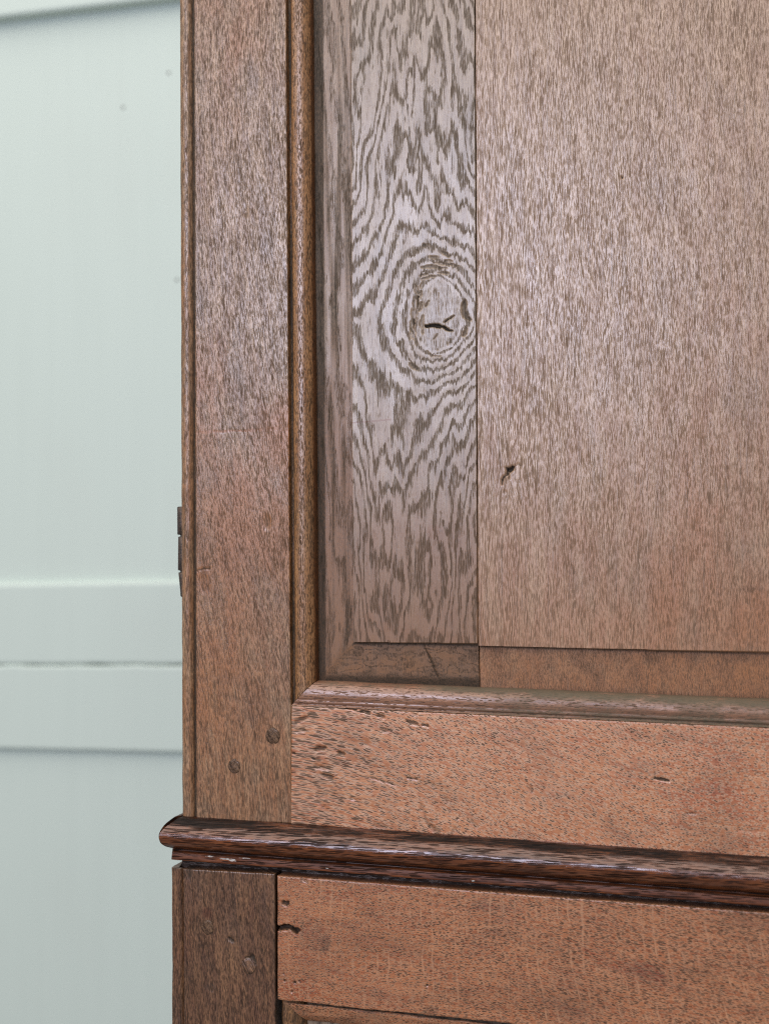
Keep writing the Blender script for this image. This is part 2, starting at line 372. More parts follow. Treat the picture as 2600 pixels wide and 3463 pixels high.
M_MOULD = oak('moulding_oak', light=(136, 75, 36), dark=(90, 44, 20), warmc=(76, 34, 15), pore=(18, 12, 9), dirt=(15, 12, 10), pw=1.4, pl=20, pt=.29, pamt=.88, seed=27, rough=.18, spec=.75, warmn=.25, mott=.35, bump=.15, lines=.5, stain=.4, fleck=True)
M_PEG = oak('peg_oak', light=(138, 106, 80), dark=(104, 76, 56), warmc=(104, 68, 44), pore=(40, 32, 27), pw=.8, pl=2.4, pt=.33, seed=31, spec=.4)

# ------------------------------------------------------------------ the wall behind
WY = 0.62
wall = empty('panelled_wall', loc=(-.3, WY, 0))
wall['label'] = 'pale blue-green painted wall panelling behind the oak cupboard'; wall['category'] = 'wall panelling'
def slab(name, c, y, th, mat, parent, bev=3.0, wob=(0, 0, 0, 0), res=12, seed=1):
    """painted board; c: photo pixels TL TR BR BL; bevelled edges; wob: waviness of the four edges in mm"""
    q = [np.array(M(a, b, y)) for a, b in c]
    wid = np.linalg.norm(q[1]-q[0]); hgt = np.linalg.norm(q[3]-q[0])
    def ax(L):
        e = np.array([0, .15, .5, 1.0])*bev; return np.concatenate([e, np.linspace(bev*1.5, L-bev*1.5, max(int(L/res), 2)), (L-e)[::-1]])/L
    S, T = np.meshgrid(ax(wid), ax(hgt))
    X = (q[0][0]*(1-S)+q[1][0]*S)*(1-T)+(q[3][0]*(1-S)+q[2][0]*S)*T
    Z = (q[0][1]*(1-S)+q[1][1]*S)*(1-T)+(q[3][1]*(1-S)+q[2][1]*S)*T
    Z = Z+(1-T)**6*wob[2]*2*fbm(X/28, X*0, seed, 3)+T**6*wob[3]*2*fbm(X/28, X*0+9, seed, 3)
    de = np.minimum(np.minimum(S*wid, (1-S)*wid), np.minimum(T*hgt, (1-T)*hgt))
    k = np.clip(1-de/bev, 0, 1); rel = -bev*(1-np.sqrt(1-k*k))+.5*fbm(X/80, Z/120, seed+3, 3)
    n, m = X.shape; V = np.stack([X/1000-wall.location[0], y-rel/1000-WY, EYE+Z/1000], -1).reshape(-1, 3)
    loop = np.concatenate([np.arange(m), (np.arange(1, n)*m+m-1), ((n-1)*m+np.arange(m-2, -1, -1)), (np.arange(n-2, 0, -1)*m)])
    A = V[loop]; B = A.copy(); B[:, 1] = y-WY+th/1000; l = len(loop); i = np.arange(l); k2 = (i+1) % l; N = len(V)
    return make(name, np.concatenate([V, A, B]), np.concatenate([quads(n, m), np.stack([N+i, N+k2, N+l+k2, N+l+i], -1)]), mat, parent)
slab('upper_panel', [(-900, 96), (1500, -190), (1500, 2030), (-900, 2030)], WY+.006, 14, M_PAINT, wall, bev=2)
slab('rail', [(-900, 1988), (1500, 1950), (1500, 2247), (-900, 2251)], WY-.003, 26, M_PAINT, wall, bev=4, wob=(0, 0, .6, 1.8), seed=6)
slab('rail', [(-900, 2253), (1500, 2249), (1500, 2565), (-900, 2515)], WY-.0035, 26, M_PAINT, wall, bev=3, wob=(0, 0, 1.7, .6), seed=6)
slab('lower_panel', [(-900, 2470), (1500, 2480), (1500, 4500), (-900, 4500)], WY+.006, 14, M_PAINT, wall, bev=2)
slab('top_rail', [(-900, -720), (1500, -1020), (1500, -118), (-900, 160)], WY-.012, 30, M_PAINT, wall, bev=4, seed=8)
slab('backing_board', [(-920, -1040), (1520, -1040), (1520, 4550), (-920, 4550)], WY+.021, 6, M_PAINT, wall, bev=1)
for px, py in ((570, 245), (416, 362), (598, 945)):
    p = P(px, py, WY+.006); n = 10
    v = [(p[0]-wall.location[0]+.0016*math.cos(a), p[1]-.0006-WY, p[2]+.0016*math.sin(a)) for a in np.linspace(0, 2*math.pi, n, endpoint=False)]
    v += [(q[0], q[1]+.004, q[2]) for q in v]
    make('nail_head', v, [tuple(range(n))[::1]]+[(i, (i+1) % n, n+(i+1) % n, n+i) for i in range(n)], M_IRON, wall, smooth=False)

# ------------------------------------------------------------------ the cupboard
cup = empty('oak_cupboard')
cup['label'] = 'old oak panelled cupboard with pegged door, knotty panel and worn waist moulding'; cup['category'] = 'cupboard'
door = empty('door', cup)

# door stile ---------------------------------------------------------------
def f_stile(f):
    X, Z = f.X, f.Z
    x0, zt = M(660, 0); _, zb = M(660, 2780)
    t = (zt-Z)/(zt-zb)
    lean = np.interp(t, [0, .12, .25, .45, .6, .8, 1], [.00, .05, .12, .10, .16, .16, .06])
    zs = np.linspace(zb-30, zt+60, 400); ts = (zt-zs)/(zt-zb)
    ls = np.interp(ts, [0, .12, .25, .45, .6, .8, 1], [.00, .05, .12, .10, .16, .16, .06])
    H = np.concatenate([[0], np.cumsum((ls[1:]+ls[:-1])*.5*np.diff(zs))])
    f.gu = X+np.interp(Z, zs, H)+2.4*fbm(X/30, Z/70, 3, 3); f.gv = Z
    f.warm = np.interp(t, [0, .2, .4, .52, .6, .75, 1], [.36, .06, .12, .6, .66, .54, .46])+.8*fbm(X/40, Z/60, 8, 3)
    f.dirt = np.clip(.20*sst(.38, .7, t)+.5*(fbm(X/22, Z/50, 12, 4)-.06), 0, .35)
    f.rel = .25*fbm(X/14, Z/45, 20, 3)
    # darker strip in the quirk beside the edge bead
    f.dirt = np.maximum(f.dirt, .5*(1-sst(.0, .03, f.S)))
    f.crack([(668, 1462), (760, 1458), (860, 1455), (950, 1447)], .7, .15, .0, soft=.9)
    xs, zs_ = [], []
    d, tt = f.dist([M(668, 1462), M(760, 1458), M(860, 1455), M(950, 1447)]); f.warm += 1.2*(1-sst(.2, .8, d))
    f.spot((903, 1765), 2.6, 6.5, dirt=.45, depth=.5)
    f.spot((693, 1975), 5, 8, dirt=.4, warm=.3, depth=.2); f.spot((690, 1935), 6, 5, warm=.6)
    f.crack([(665, 1930), (690, 1922), (715, 1921)], 1.6, .3, .75)
    f.spot((832, 710), 2, 5, dirt=.2, depth=.25); f.crack([(815, 718), (832, 724), (842, 716)], .7, .3, .5)
    f.spot((800, 2300), 40, 5, dirt=.3); f.spot((850, 2690), 30, 20, dirt=.25); f.spot((720, 2740), 30, 6, dirt=.35)
    f.spot((735, 2200), 12, 26, dirt=.18); f.spot((880, 2220), 12, 8, dirt=.3, seed=9)
board('stile', [(654, -520), (963, -520), (986, 2786), (664, 2772)], 0, .9, f_stile, M_STILE, door, th=22, rnd=.8)

# edge bead on the outer edge of the stile --------------------------------------
def f_ebead(f):
    f.gu = f.gu; f.warm = .15+.6*fbm(f.X/6, f.Z/60, 33, 3)
    f.dirt = np.clip(.08+1.0*fbm(f.X/5, f.Z/22, 35, 4), 0, .6)
    f.dirt = np.maximum(f.dirt, .8*sst(30.8, 33.5, f.X)); f.warm += .25*sst(150, 420, f.Z)  # right flank and quirk darkened: shade painted through the mask
pe = smoothp([(-2.2, -24), (-2.0, -14), (-1.8, -6), (-.9, -2.6), (1.0, -.6), (3.4, .25), (6.0, -.1), (7.6, -1.4), (8.6, -2.6), (9.6, -2.6), (12.5, -2.4)], 4)
pa = P(606, -520, 0); pb = P(617, 2766, 0)
sweep('edge_bead', pe, pa, pb, ((1, 0, 0), (0, -1, 0)), M_STILE, door, noise=.32, fn=f_ebead, seed=41)

# inner bead: vertical and horizontal, mitred ------------------------------------
prof = smoothp([(0, -.4), (.35, -2.6), (1.5, -3.0), (2.4, -2.6), (2.8, -1.2), (4.2, .1), (7.2, .9), (10.4, .7), (13.2, -.4), (15.3, -2.4), (16.5, -5), (16.9, -8.5), (17, -13)], 4)
hprof = [(a*.98, max(o, .35-1.2*np.exp(-((a-1.2)/.8)**2)) if a < 4 else o) for a, o in prof]
def f_vb(f):
    f.warm = -.1+1.0*sst(19, 23, f.X)+.3*fbm(f.X/6, f.Z/90, 50, 3)  # flank turned away from the light is coloured dark brown as painted shade
    f.dirt = np.clip(.75*(1-sst(4.2, 6.6, f.X))*sst(1.0, 2.5, f.X)+.02+.7*fbm(f.X/4, f.Z/40, 51, 4)+.3*np.exp(-((f.X-18.5)/2)**2), 0, .9)
    f.gu = f.X; f.gv = f.Z
def f_hb(f):
    top = sst(11, 17.5, f.X); a = f.Z/1000
    f.dirt = np.clip(.2*sst(60, 140, f.Z)+.62*top*(.8+1.6*fbm(f.X/4, f.Z/14, 55, 4))+.22*(1-sst(3.5, 6.5, f.X))+.42*sst(90, 190, f.Z)*(.55+1.8*fbm(f.X/5, f.Z/9, 57, 4)), 0, .85)
    f.warm = .25*(1-sst(60, 150, f.Z))*top+.3*fbm(f.X/4, f.Z/25, 58, 3)
va = P(965, -520); vb = P(984.5, 2384)
ha = P(984.5, 2386); hb = P(3300, 2493)
sweep('vertical_bead', prof, va, vb, ((1, 0, 0), (0, -1, 0)), M_BEAD, door, noise=.14, fn=f_vb, seed=44, ends=(None, lambda a, o: -a*.98), cap=False)
hd = (hb-ha)/np.linalg.norm(hb-ha); hacr = np.cross(np.array([0, 1.0, 0]), hd)*-1
M_HBEAD = oak('rail_bead_oak', light=(174, 126, 98), dark=(136, 90, 66), warmc=(166, 88, 50), pore=(66, 56, 50), dirt=(96, 88, 72), pw=1.7, pl=9, pt=.2, pamt=.7, seed=25, rough=.28, spec=.8, warmn=.3, mott=.3, bump=.35)
sweep('horizontal_bead', hprof, ha, hb, (tuple(hacr), (0, -1, 0)), M_HBEAD, door, noise=.25, fn=f_hb, seed=46, ends=(lambda a, o: a, None), cap=False)

# panel: two boards, each with a raised field and a sunk margin --------------------
FY = .004                                     # field lies 4 mm behind the frame
def relief_margin(f, left, bottom):
    """sunk bevelled margin; left/bottom: field edges as functions, in mm, returns 0..1 margin mask"""
    X, Z = f.X, f.Z
    dl = left(Z)-X if left else np.full_like(X, -99.)
    db = bottom(X)-Z
    inm = (dl > 0) | (db > 0)
    slope = np.maximum(np.clip(dl, 0, 40)*.07, np.clip(db, 0, 40)*.07)
    mx = sst(-6, 6, db-dl)
    f.rel -= np.where(inm, 3.4*mx+(1.7+1.3*sst(260, 0, Z-0*X))*(1-mx)+slope, 0)
    return dl, db
seam_px = [(1603, -520), (1603, 400), (1604, 1000), (1602, 1330), (1604, 1400), (1601, 1460), (1603, 1540), (1604, 1900), (1605, 2030), (1610, 2070), (1609, 2180)]
sx = np.array([M(a, b, FY) for a, b in seam_px]); o_ = np.argsort(sx[:, 1]); SX, SZ = sx[o_, 0], sx[o_, 1]
fl_t, fl_b = M(1186, 0, FY), M(1193, 2172, FY)
LEFT = lambda Z: np.interp(Z, [fl_b[1], fl_t[1]], [fl_b[0], fl_t[0]])
b0, b1, b2, b3 = M(1193, 2172, FY), M(1600, 2178, FY), M(1612, 2184, FY), M(2600, 2208, FY)
BOT_L = lambda X: np.interp(X, [b0[0], b1[0]], [b0[1], b1[1]])+.25*fbm(X/6, X*0, 77, 3)
BOT_R = lambda X: np.interp(X, [b2[0], b3[0]], [b2[1], b3[1]])+(X-b3[0]).clip(0, None)*(b3[1]-b2[1])/(b3[0]-b2[0])+.15*fbm(X/6, X*0, 78, 3)
def f_left(f):
    X, Z = f.X, f.Z
    xk, zk = M(1482, 1075, FY)
    w_seam = sst(0, 1, (f.S-.9)/.1)
    f.X = X = X+w_seam*(np.interp(Z, SZ, SX)-np.interp(Z, [SZ[0], SZ[-1]], [SX[0], SX[-1]]))
    dx, dz = X-xk, Z-zk
    dzz = np.sqrt(dz*dz+14**2)
    rho = np.hypot(dx/1.0, dz/np.where(dz > 0, 1.72, 1.42))
    n1 = fbm(X/15, Z/60, 61, 4); n2 = fbm(X/6, Z/48, 62, 4)
    upw = dz > 0
    near0 = 1-sst(24, 50, rho)
    # ridge through the knot, arches above, flames below
    bgu = -(dzz-14)/44-((X-xk+14)/22.0)**2*np.clip(dz/90, 0, 1)*.9
    bgd = -(dzz-14)/52-((X-xk+24)/20.0)**2*np.clip(-dz/110, 0, 1)*.9
    ph = np.where(upw, bgu, bgd)+6.2*np.exp(-(rho/25.0)**2)
    far = sst(30, 110, np.abs(dz))
    ph = ph+n1*(1.5+2.6*far)+n2*(.5+1.3*far)
    f.phi = ph+40+near0*(.7*fbm(X/1.1, Z/8, 64, 3)+.7*fbm(X/5, Z/7, 65, 3))
    rr = rho+3.0*fbm(X/9, Z/12, 66, 3)
    knot = 1-sst(12.5, 17.5, rr)
    f.phi = f.phi*(1-knot)+44.72*knot
    f.dens = 1-.62*knot
    f.dirt = .14*knot*np.clip(.6+2.2*fbm(X/5, Z/9, 67, 4)+.25*np.sin(rho*1.9), 0, 1)+.12*(1-sst(16, 34, rho))*np.clip(.5+2*fbm(X/6, Z/6, 68, 3), 0, 1)
    near = 1-sst(16, 55, rho)
    f.gu = X+2*fbm(X/40, Z/80, 63, 3)+.12*near*dx*np.sign(dz)*np.clip(np.abs(dz)/30, 0, 1); f.gv = Z
    f.warm = np.interp(Z, [zk-240, zk-150, zk-60, zk], [.85, .66, .22, -.06])-.1*near
    f.rel = .04*np.sin(ph*6.28)*near*(1-knot)+.35*fbm(X/7, Z/7, 70, 4)*near+.12*fbm(X/10, Z/30, 71, 3)
    f.rel += -.2*knot*sst(10, 16, rho)
    f.dirt = np.maximum(f.dirt, np.interp(Z, [zk-240, zk-520, zk-40], [.42, .28, 0])*np.clip(.7+1.4*n1, 0, 1.3))
    # bark and checks round the knot
    ck = lambda pts, w_, d_, a_=1.0, **k: f.crack(pts, w_*.85, d_*.6, a_*(.88 if a_ < .95 else 1), y=FY, **k)
    ck([(1438, 1103), (1462, 1099), (1490, 1103), (1512, 1114), (1536, 1119)], 3.3, 4.0)
    ck([(1500, 1091), (1514, 1081), (1538, 1066)], 1.3, 2.0, .9)
    ck([(1483, 990), (1484, 1020), (1483, 1050), (1487, 1072)], .5, .5, .35)
    ck([(1479, 1128), (1466, 1147)], .9, 1.0, .8)
    ck([(1432, 950), (1416, 985), (1408, 1030), (1400, 1070), (1396, 1105), (1400, 1140), (1412, 1172)], 3.8, .7, .36, rough=.8); ck([(1415, 1000), (1411, 1045)], 1.7, 2, .9); ck([(1401, 1075), (1397, 1110)], 1.6, 2, .95); ck([(1424, 985), (1420, 1010)], 2.6, 1, .6)
    ck([(1425, 1020), (1418, 1055)], 3.0, 1.2, .55); ck([(1392, 1105), (1386, 1150)], 3.0, .8, .45)
    ck([(1430, 1065), (1424, 1095), (1430, 1125)], 3.5, .8, .5)
    ck([(1438, 1036), (1450, 1016)], 1.5, 1.2, .7)
    ck([(1572, 1010), (1566, 1045), (1574, 1075), (1592, 1082)], 4.5, 1.6, .62); ck([(1575, 1100), (1570, 1130), (1562, 1138)], 3.2, 1.4, .7)
    for pts, w_, a_ in (([(1426, 902), (1470, 901), (1512, 908)], 3.0, .62), ([(1445, 867), (1470, 871), (1490, 869)], 2.6, .6), ([(1492, 851), (1508, 857), (1522, 868)], 2.8, .55),
                        ([(1470, 888), (1500, 890), (1550, 900)], 2.4, .5), ([(1425, 942), (1450, 936), (1472, 933)], 2.8, .68), ([(1419, 932), (1446, 925)], 2.2, .6),
                        ([(1428, 832), (1438, 828)], 3.2, .6), ([(1408, 848), (1416, 846)], 2.6, .5), ([(1480, 921), (1520, 923)], 1.8, .6), ([(1500, 880), (1530, 885)], 2.6, .5),
                        ([(1446, 822), (1452, 830)], 2.4, .4), ([(1385, 1228), (1398, 1240), (1412, 1248)], 3.4, .6), ([(1442, 1185), (1460, 1204), (1490, 1206)], 1.2, .4),
                        ([(1512, 1160), (1513, 1166)], 1.6, .5), ([(1478, 1182), (1482, 1183)], 1.8, .4), ([(1404, 965), (1412, 990)], 4.0, .5)):
        ck(pts, w_, .7, a_)
    d, t = f.dist([M(1188, 1430, FY), M(1260, 1424, FY), M(1320, 1418, FY)]); f.warm += .9*(1-sst(.2, .7, d))
    # margins
    dl, db = relief_margin(f, LEFT, BOT_L)
    mL = sst(-.2, .2, dl)*sst(7, -7, db-dl); mB = sst(-.2, .2, db)*sst(-7, 7, db-dl+4*n2)
    f.phi = np.where(dl > 0, X*.10+n1*2.2+Z*.010+n2*.6, f.phi)
    f.phi = np.where((db > 0) & (db > dl), Z*.10+fbm(X/14, Z/7, 80, 4)*5, f.phi)
    f.gv = np.where((db > 0) & (db > dl), Z*2.2+X*.4, f.gv)
    f.dens = np.where(db > np.maximum(dl, 0), .8, np.where(dl > 0, .85, f.dens))
    f.warm = f.warm+mL*.5+mB*.4
    f.dirt = np.maximum(f.dirt, np.clip(mL*(.34+1.3*fbm(X/2.6, Z/70, 81, 3)), 0, .7))
    f.dirt = np.maximum(f.dirt, np.clip(mB*(.34+.9*fbm(X/9, Z/8, 82, 4)), 0, .6))
    f.dirt = np.maximum(f.dirt, .75*(1-sst(0, 2.2, X-P(1066, 1000)[0]*1000-3)))  # painted shade on the margin close beside the bead
    f.dirt = np.maximum(f.dirt, .8*mB*sst(17, 26, db)); f.dirt = np.maximum(f.dirt, .75*np.exp(-((db-1.0)/1.4)**2)*(dl < db))  # darker along the lower bead; shadow under the field step painted in
    # worn red patches at the foot of the field
    for q, a, b in (((1300, 2120), 6, 4), ((1390, 2150), 9, 5), ((1480, 2150), 9, 5), ((1250, 2090), 4, 3), ((1550, 2165), 7, 4), ((1470, 1800), 7, 6)):
        f.spot(q, a, b, warm=.55, y=FY)
    f.crack([(1440, 2195), (1460, 2240), (1470, 2270), (1490, 2310)], 1.6, .5, .8, y=.008)
ql = [M(1050, 0, FY)[0], M(1603, 0, FY)[0]]
lb = sst(0, 1, 0)
wL = M(1608, 2350, FY)[0]-M(1050, 2350, FY)[0]; hL = M(1100, -520, FY)[1]-M(1100, 2350, FY)[1]
def brkL():
    s0 = (LEFT(0)-M(1050, 1700, FY)[0])/wL; t0 = (M(1100, -520, FY)[1]-b0[1])/hL
    e = np.array([-.5, -.25, -.1, 0, .1, .25, .5])
    return (s0+e/wL, t0+e/hL)
board('panel_board', [(1050, -520), (1602.2, -520), (1615, 2350), (1056, 2350)], FY, .5, f_left, M_KNOT, door, th=16, rnd=.35, jit=(0, .12, 0, 0), brk=brkL())
def f_right(f):
    X, Z = f.X, f.Z
    f.X = X = X+(1-sst(0, .06, f.S))*(np.interp(Z, SZ, SX)-np.interp(Z, [SZ[0], SZ[-1]], [SX[0], SX[-1]]))
    t = (M(2000, 0, FY)[1]-Z)/(M(2000, 0, FY)[1]-b2[1])
    hx, hz = M(1722, 1600, FY); r = np.hypot((X-hx)/11, (Z-hz)/20)
    f.gu = X+3*fbm(X/50, Z/130, 101, 3)+3.5*np.exp(-r*r)*np.sign(X-hx); f.gv = Z*np.interp(X-SX.mean(), [0, 60, 200], [.7, 1.0, 1.35])
    f.warm = np.interp(t, [0, .35, .6, .8, 1], [.02, .04, .2, .42, .54])+np.interp(X-SX.mean(), [80, 200], [0, .18])+.4*fbm(X/30, Z/120, 103, 3)
    f.dens = 1+.35*fbm(X/30, Z/60, 104, 3)
    f.rel = .14*fbm(X/10, Z/40, 105, 3)+.15*np.exp(-r*r)*fbm(X/3, Z/3, 106, 3)
    ck = lambda pts, w_, d_, a_=1.0, **k: f.crack(pts, w_, d_, a_, y=FY, **k)
    ck([(1708, 1582), (1722, 1590), (1735, 1578)], 2.8, 3); ck([(1712, 1585), (1716, 1600), (1712, 1608)], 2.0, 2.2, .85)
    ck([(1714, 1606), (1700, 1617), (1695, 1640)], 1.2, 1.2, .9); ck([(1718, 1606), (1722, 1622)], 1.6, 1, .6); ck([(1735, 1578), (1752, 1569), (1766, 1576)], .9, .6, .6)
    ck([(1702, 1660), (1712, 1668)], 2.5, .3, .35); ck([(1682, 1268), (1690, 1266)], 2, .3, .4)
    ck([(2103, 597), (2105, 600)], 1.8, 2.5, 1)
    f.spot((2540, 1990), 9, 3, dirt=.4, y=FY); f.spot((1935, 1935), 4, 3, dirt=.35, y=FY)
    f.spot((2545, 2090), 16, 22, warm=.25, y=FY); f.spot((2250, 1980), 14, 50, warm=.15, y=FY)
    f.spot((2420, 2010), 5, 3, dirt=.3, y=FY); f.spot((2470, 1900), 4, 3, dirt=.3, y=FY)
    dl, db = relief_margin(f, None, BOT_R); mB = sst(-.2, .2, db)
    f.gv = np.where(db > 0, Z*2.2, f.gv); f.warm = f.warm+mB*.2
    f.dirt = np.maximum(f.dirt, np.clip(mB*(.30+.7*fbm(X/8, Z/8, 108, 4)), 0, .5)); f.dirt = np.maximum(f.dirt, .7*np.exp(-((db-.9)/1.3)**2))  # mottled margin, plus a painted shadow line below the field step
    f.dirt = np.maximum(f.dirt, .6*mB*sst(20, 32, db))
wR = M(3300, 2400, FY)[0]-M(1604, 2400, FY)[0]; hR = M(1604, -520, FY)[1]-M(1604, 2420, FY)[1]
def brkR():
    e = np.array([-.5, -.25, -.1, 0, .1, .25, .5]); t0 = (M(1604, -520, FY)[1]-np.array([b2[1], (b2[1]+b3[1])/2, b3[1]]))/hR
    return (np.array([.5]), np.concatenate([t+e/hR for t in t0]))
board('panel_board', [(1605.4, -520), (3300, -520), (3300, 2446), (1618, 2420)], FY, .8, f_right, M_PANEL, door, th=16, rnd=.35, jit=(.22, 0, 0, 0), brk=brkR())

# bottom rail ----------------------------------------------------------------
def f_rail(f):
    X, Z = f.X, f.Z
    xa = M(985, 2500)[0]; L = X-xa
    xs = np.linspace(-20, 420, 300); sl = np.interp(xs, [0, 40, 90, 160, 230, 280, 340], [.06, .16, .30, .36, .30, .12, .05])
    H = np.concatenate([[0], np.cumsum((sl[1:]+sl[:-1])*.5*np.diff(xs))])
    f.gu = Z+np.interp(L, xs, H)+3.5*fbm(X/60, Z/25, 120, 3)+1.2*fbm(X/14, Z/6, 121, 3)*(1-sst(30, 110, L))
    f.gv = X*np.interp(L, [0, 60, 160, 340], [.45, .6, .95, 1.25])
    f.dens = np.interp(L, [0, 60, 160], [1.35, 1.15, 1.0])
    f.warm = np.interp(L, [0, 60, 150, 240, 330], [.25, .05, .08, .2, .38])+.45*fbm(X/40, Z/18, 122, 3)
    f.rel = .35*fbm(X/18, Z/5, 123, 3)*(1-sst(20, 120, L))+.18*fbm(X/20, Z/10, 124, 3)
    f.dirt = np.clip(.34*(1-sst(5, 90, L))*(.6+2.2*fbm(X/22, Z/7, 125, 4)), 0, .45)
    ck = f.crack
    for pts, w_, d_, a_ in (([(1172, 2392), (1200, 2397)], 2.6, 2, .9), ([(1222, 2404), (1245, 2410)], 3.0, 2.2, .9), ([(1282, 2420), (1300, 2424)], 2.6, 1.6, .75), ([(1380, 2440), (1412, 2450)], 2.6, 1.8, .8),
                            ([(1428, 2451), (1446, 2455)], 1.8, 1.5, .9), ([(1003, 2440), (1030, 2430), (1045, 2420)], 3.6, 1.3, .7), ([(1005, 2472), (1024, 2468)], 4.0, .9, .5), ([(1070, 2534), (1100, 2530)], 3.6, 2.4, .85),
                            ([(1148, 2548), (1162, 2552)], 2.8, 2.0, .8), ([(1070, 2592), (1112, 2600)], 3.6, .9, .55), ([(1090, 2622), (1122, 2630)], 4.0, 1.8, .75), ([(1295, 2470), (1315, 2474)], 3.6, .8, .5),
                            ([(1395, 2412), (1408, 2416)], 2.0, 1, .6), ([(1056, 2565), (1062, 2567)], 1.6, 1.5, 1), ([(990, 2547), (998, 2549)], 1.4, 1.4, 1), ([(1255, 2630), (1300, 2645), (1340, 2655)], 1.4, .8, .7),
                            ([(1380, 2630), (1410, 2636)], 1.7, 1.1, .8), ([(1450, 2650), (1470, 2662)], 4.2, .4, .45), ([(1190, 2700), (1205, 2707)], 3.0, .8, .5), ([(1500, 2690), (1520, 2710), (1525, 2740)], 2.2, .3, .4),
                            ([(1425, 2720), (1440, 2770), (1455, 2800), (1475, 2815)], 2.6, .6, .55), ([(1455, 2790), (1480, 2812)], 5, .8, .6), ([(1530, 2820), (1545, 2800)], 3, .5, .5), ([(1270, 2790), (1300, 2800)], 5, .5, .5),
                            ([(1735, 2462), (1752, 2474)], 4, .4, .4), ([(1793, 2665), (1799, 2676)], 4, .8, .6), ([(2215, 2632), (2258, 2640)], 1.8, 1.8, 1), ([(1595, 2780), (1610, 2795)], 4, .5, .5), ([(1545, 2770), (1550, 2768)], 1.3, 1, .9),
                            ([(1080, 2715), (1095, 2725)], 3, .5, .45), ([(1020, 2760), (1026, 2775)], 4, .6, .55), ([(2320, 2750), (2350, 2752)], 1.6, .6, .6), ([(2500, 2805), (2560, 2812)], 3.5, .3, .35), ([(1505, 2700), (1512, 2712)], 1.6, .5, .6)):
        ck(pts, w_, d_*.5, a_*.9, taper=False)
    f.spot((1110, 2690), 24, 9, dirt=.34, ang=-.4); f.spot((1010, 2640), 10, 16, dirt=.3); f.spot((1060, 2500), 14, 8, dirt=.22)
    f.spot((2290, 2497), 75, 5.5, dirt=.32, ang=-.05); f.spot((2020, 2480), 40, 4, dirt=.22, ang=-.05); f.spot((2450, 2700), 34, 18, warm=.25)
    f.dirt = np.maximum(f.dirt, .55*(1-sst(0, .02, f.T))); f.dirt = np.maximum(f.dirt, .4*sst(.975, 1, f.T))
board('bottom_rail', [(985.5, 2388), (3300, 2495), (3300, 2962), (983, 2787)], -.0004, .7, f_rail, M_RAIL, door, th=22, rnd=.9, jit=(.12, 0, .15, .3))

# pegs --------------------------------------------------------------------------
def peg(px, r, y, proud, parent, seed, tilt=0.0, mat=None):
    c = P(px[0], px[1], y); rng = np.random.default_rng(seed); n = 18
    rr = r*(1+.05*rng.standard_normal(n)); an = np.linspace(0, 2*math.pi, n, endpoint=False)
    rings = [(1.0, -3), (1.0, proud*.4), (.93, proud*.85), (.6, proud), (.25, proud)]
    V, G, K = [], [], []
    for k, (s, d) in enumerate(rings):
        for i in range(n):
            a, b = s*rr[i]*math.cos(an[i]), s*rr[i]*math.sin(an[i])*1.08
            V.append((c[0]+a/1000, y-(d+tilt*b+.12*rng.standard_normal()*(k > 1))/1000, c[2]+b/1000)); G.append((a*.8+b*.5, b*.8-a*.5, 0)); K.append((.6 if k < 2 else (.3 if k == 2 else .1), .1, 1))
    F_ = []
    for k in range(len(rings)-1):
        for i in range(n):
            F_.append((k*n+i, k*n+(i+1) % n, (k+1)*n+(i+1) % n, (k+1)*n+i))
    F_.append(tuple((len(rings)-1)*n+i for i in range(n)))
    return make('peg', V, F_, mat or M_PEG, parent, np.array(G), np.array(K))
peg((923, 2490), 5.2, 0, .45, door, 1, .04); peg((793, 2592), 4.5, 0, .25, door, 2)

# hinge ---------------------------------------------------------------------------
hinge = empty('hinge', door)
def knuckle(p0, p1, r0_, r1_, y):
    a, b = P(*p0, y), P(*p1, y); n = 20
    V = []; L = 8
    for k, (t, s) in enumerate(((0, .75), (.02, 1), (.3, 1.0), (.6, 1.0), (.98, 1), (1, .75))):
        c = a*(1-t)+b*t; r = (r0_*(1-t)+r1_*t)*s/1000
        for i in range(n):
            an = 2*math.pi*i/n; V.append((c[0]+r*math.cos(an), c[1]-r*math.sin(an), c[2]))
    F_ = [(k*n+i, (k+1)*n+i, (k+1)*n+(i+1) % n, k*n+(i+1) % n) for k in range(5) for i in range(n)]+[tuple(range(n)), tuple(5*n+i for i in reversed(range(n)))]
    return make('knuckle', V, F_, M_IRON, hinge)
knuckle((622, 1713), (622, 1809), 4.7, 4.6, .008); knuckle((623, 1814), (622, 1930), 4.2, 4.2, .008); knuckle((624, 1935), (625, 2019), 4.3, 2.8, .008)
v0, v1 = P(616, 1716, .012), P(616, 2014, .012)
make('leaf', [(v0[0], .009, v0[2]), (v0[0], .05, v0[2]), (v1[0], .05, v1[2]), (v1[0], .009, v1[2]), (v0[0]+.002, .009, v0[2]), (v0[0]+.002, .05, v0[2]), (v1[0]+.002, .05, v1[2]), (v1[0]+.002, .009, v1[2])],
     [(0, 1, 2, 3), (7, 6, 5, 4), (0, 4, 5, 1), (3, 2, 6, 7), (0, 3, 7, 4), (1, 5, 6, 2)], M_IRON, hinge, smooth=False)

